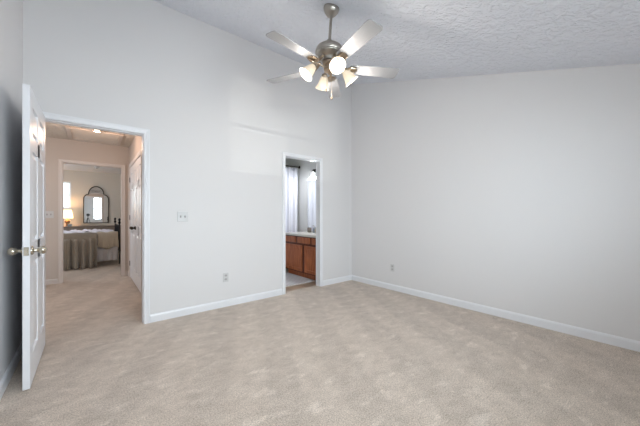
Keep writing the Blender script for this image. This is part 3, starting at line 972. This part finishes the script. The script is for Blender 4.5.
# table lamp
t = thing('table_lamp', 'small glowing table lamp with warm shade on the dresser', 'table lamp', (-4.115, 7.12, 0.84))
bm = nb(); lathe(bm, [(0.055, 0), (0.058, 0.012), (0.030, 0.03), (0.040, 0.07), (0.062, 0.12), (0.055, 0.165), (0.022, 0.195), (0.010, 0.205), (0.010, 0.25)], 24)
obj('lamp_base', bm, CERAMIC, t, smooth=True)
bm = nb(); lathe(bm, [(0.125, 0.225), (0.090, 0.455), (0.087, 0.455), (0.122, 0.225)], 28, cap=False)
obj('lamp_shade', bm, SHADE, t, smooth=True)
bm = nb(); lathe(bm, [(0.012, 0.24), (0.026, 0.29), (0.028, 0.32), (0.018, 0.35), (0.003, 0.36)], 14)
obj('bulb', bm, BULB, t, smooth=True)
lamp('table_lamp_light', (0, 0, 0.40), 14, (1.0, 0.62, 0.30), 0.03, t)

t = thing('trinket_box', 'small grey blue box on the dresser in front of the lamp', 'box', (-4.06, 6.97, 0.84))
bm = nb(); box(bm, -0.045, 0.045, -0.03, 0.03, 0, 0.05); obj('box_body', bm, BOXM, t, bevel=0.003)
bm = nb(); box(bm, -0.048, 0.048, -0.033, 0.033, 0.05, 0.066); obj('lid', bm, BOXM, t, bevel=0.003)

# smoke detector
t = thing('smoke_detector', 'small round smoke detector on the far bedroom ceiling', 'smoke detector', (-3.48, 6.20, HZ))
bm = nb(); lathe(bm, [(0.060, 0), (0.060, -0.012), (0.050, -0.030), (0.003, -0.034)], 24); obj('cover', bm, PLATE, t, smooth=True)
bm = nb(); lathe(bm, [(0.014, -0.033), (0.012, -0.040), (0.002, -0.041)], 12); obj('sensor', bm, DARK, t, smooth=True)

# bed, seen from its side, iron headboard at the right
BXR, BXL, BY0, BY1 = -3.11, -5.10, 4.62, 6.12
t = thing('bed', 'bed with black iron headboard standing side-on in the far bedroom', 'bed', (-4.1, 5.37, 0))


def L(x, y, z): return (x + 4.1, y - 5.37, z)


def lbox(bm, a, b, c, d, e, f): box(bm, a + 4.1, b + 4.1, c - 5.37, d - 5.37, e, f)


bm = nb(); lbox(bm, BXL, BXR, BY0 + 0.03, BY1 - 0.03, 0.46, 0.70)
obj('mattress', bm, LINEN, t, bevel=0.04)
bm = nb(); lbox(bm, BXL, BXR, BY0 + 0.04, BY1 - 0.04, 0.20, 0.46)
obj('box_spring', bm, SKIRT, t, bevel=0.02)
for ya in (BY0 + 0.03, BY1 - 0.06):
    bm = nb(); lbox(bm, BXL, BXR, ya, ya + 0.03, 0.12, 0.20); obj('side_rail', bm, BLACK, t)
fin = [(0.012, 0), (0.014, 0.01), (0.012, 0.02), (0.012, 0.94), (0.024, 0.96), (0.028, 0.985), (0.018, 1.00), (0.012, 1.01), (0.022, 1.03), (0.026, 1.05), (0.020, 1.07), (0.003, 1.085)]
for yy in (BY0 + 0.01, BY1 - 0.01):
    bm = nb(); lathe(bm, fin, 16, Matrix.Translation(L(BXR + 0.025, yy, 0))); obj('headboard_post', bm, BLACK, t, smooth=True)
bm = nb()
for z in (0.45, 0.92): tube(bm, [L(BXR + 0.025, BY0 + 0.01, z), L(BXR + 0.025, BY1 - 0.01, z)], 0.011, 8)
for k in range(1, 10):
    y = BY0 + (BY1 - BY0) * k / 10
    tube(bm, [L(BXR + 0.025, y, 0.45), L(BXR + 0.025, y, 0.92)], 0.007, 8)
# scrolls beside the post
tube(bm, [L(BXR + 0.025, BY0 + 0.10 + 0.05 * math.cos(a), 0.60 + 0.05 * math.sin(a)) for a in [k * PI / 6 for k in range(12)]], 0.007, 6, closed=True)
obj('headboard_bars', bm, BLACK, t, smooth=True)
for yy in (BY0 + 0.05, BY1 - 0.05):
    bm = nb(); lathe(bm, [(0.02, 0), (0.02, 0.13)], 10, Matrix.Translation(L(BXL + 0.03, yy, 0))); obj('leg', bm, BLACK, t, smooth=True)


def drape(name, m, x0, x1, path, amp, folds, label, cat, nx=90, thick=0.006, top_noise=0.01, hem=0.0, flare=0.0, group=None):
    """cloth following a (y,z) path; folds grow along the hanging part"""
    bm = nb()
    P = [Vector((p[0], p[1])) for p in path]
    dist = [0]
    for a, b in zip(P, P[1:]): dist.append(dist[-1] + (b - a).length)
    n = int(dist[-1] / 0.04) + 1
    S = []
    for i in range(n + 1):
        d = dist[-1] * i / n
        k = max(j for j in range(len(dist)) if dist[j] <= d + 1e-9); k = min(k, len(P) - 2)
        f = (d - dist[k]) / (dist[k + 1] - dist[k])
        S.append((P[k].lerp(P[k + 1], f), d))
    rng = random.Random(name + label)
    ph0 = rng.random() * 6
    zt_ = max(p[1] for p in path); zb_ = path[-1][1]
    rows = []
    for (p, d) in S:
        row = []
        hang = max(0.0, min(1.0, (zt_ - p.y) / max(0.05, zt_ - zb_))) if d > 0.3 else 0
        for i in range(nx + 1):
            u = i / nx
            x = x0 + (x1 - x0) * u
            x += flare * hang * (u - 0.5)
            w = math.sin(2 * PI * (folds * u + 0.35 * math.sin(5.1 * u + ph0)) + ph0)
            w2 = math.sin(2 * PI * folds * 2.3 * u + 1.7 * ph0)
            off = amp * hang ** 0.7 * (0.75 * w + 0.25 * w2 + 0.9)
            z = p.y + (1 - hang) * top_noise * (0.6 + 0.5 * math.sin(9 * x + 11 * p.x + ph0) * math.sin(17 * x - 5 * p.x) + 0.3 * math.sin(31 * x + 7 * p.x))
            if hang > 0.95: z += hem * math.sin(2 * PI * 1.3 * u + ph0)
            row.append(bm.verts.new((x, p.x - off, max(0.004, z))))
        rows.append(row)
    for a, b in zip(rows, rows[1:]):
        for i in range(nx): bm.faces.new((a[i], a[i + 1], b[i + 1], b[i]))
    o = obj(name, bm, m, smooth=True)
    s = o.modifiers.new('solid', 'SOLIDIFY'); s.thickness = thick; s.offset = 1
    return tag(o, label, cat, group)


drape('bed_skirt', SKIRT, BXL, BXR - 0.01, [(BY0 + 0.2, 0.465), (BY0 + 0.02, 0.465), (BY0, 0.45), (BY0, 0.10)], 0.022, 16,
      'white gathered bed skirt hanging below the tan quilt', 'bed skirt', nx=160, top_noise=0)
drape('bed_sheet', LINEN, BXL + 0.02, BXR - 0.05, [(BY1 - 0.05, 0.712), (BY0 + 0.14, 0.712)], 0.006, 6,
      'rumpled lilac white sheet over the top of the bed', 'sheet', nx=120, thick=0.01, top_noise=0.055)
drape('quilt', COMF, -3.49, BXR - 0.005, [(BY0 + 0.12, 0.735), (BY0 + 0.08, 0.738), (BY0 + 0.0, 0.72), (BY0 - 0.035, 0.65), (BY0 - 0.045, 0.40)], 0.018, 3.5,
      'tan quilt draped over the bed beside the iron headboard', 'quilt', thick=0.018, top_noise=0.02, hem=0.03)
drape('throw_blanket', THROW, -4.75, -3.50, [(BY0 + 0.12, 0.74), (BY0 + 0.08, 0.745), (BY0 - 0.02, 0.74), (BY0 - 0.075, 0.66), (BY0 - 0.09, 0.012)], 0.12, 9,
      'taupe knitted throw falling in deep folds to the floor', 'throw blanket', nx=200, thick=0.012, top_noise=0.012)

# ------------------------------------------------------------------ the photographer's tripod and camera, caught in the arched mirror
F2 = Vector((0.636, 0.772, 0)).normalized()
ct = EYE - F2 * 0.16
t = thing('camera_tripod', 'black camera tripod reflected in the arched mirror', 'tripod', (ct.x, ct.y, 0))
bm = nb(); lathe(bm, [(0.012, 0.75), (0.012, 1.03)], 12); lathe(bm, [(0.032, 0.93), (0.036, 0.96), (0.030, 0.98)], 14)
obj('centre_column', bm, RUBBER, t, smooth=True)
bm = nb(); lathe(bm, [(0.020, 1.03), (0.028, 1.05), (0.026, 1.075), (0.030, 1.085), (0.030, 1.095)], 16)
obj('ball_head', bm, RUBBER, t, smooth=True)
for az in (20, 140, 260):
    a = math.radians(az); h = Vector((math.cos(a), math.sin(a), 0))
    bm = nb(); tube(bm, [h * 0.03 + Vector((0, 0, 0.95)), h * 0.16 + Vector((0, 0, 0.50)), h * 0.30 + Vector((0, 0, 0.012))], [0.014, 0.012, 0.009], 8)
    lg = obj('leg', bm, RUBBER, t, smooth=True)
    bm = nb(); lathe(bm, [(0.013, 0), (0.013, 0.02)], 10, Matrix.Translation(h * 0.30)); obj('rubber_foot', bm, DARK, lg)
t = thing('camera', 'black camera on the tripod, seen small in the arched mirror', 'camera', (ct.x, ct.y, 1.095), YAW - PI / 2)
bm = nb(); box(bm, -0.07, 0.07, -0.03, 0.03, 0, 0.10); box(bm, -0.03, 0.03, -0.028, 0.022, 0.10, 0.128); box(bm, -0.07, -0.045, 0.03, 0.045, 0.005, 0.09)
obj('camera_body', bm, RUBBER, t, bevel=0.006)
bm = nb(); lathe(bm, [(0.034, 0), (0.036, 0.02), (0.038, 0.055), (0.036, 0.075), (0.030, 0.075), (0.028, 0.060), (0.003, 0.058)], 24, Matrix.Translation((0, 0.03, 0.05)) @ Matrix.Rotation(-PI / 2, 4, 'X'))
obj('lens', bm, RUBBER, t, smooth=True)
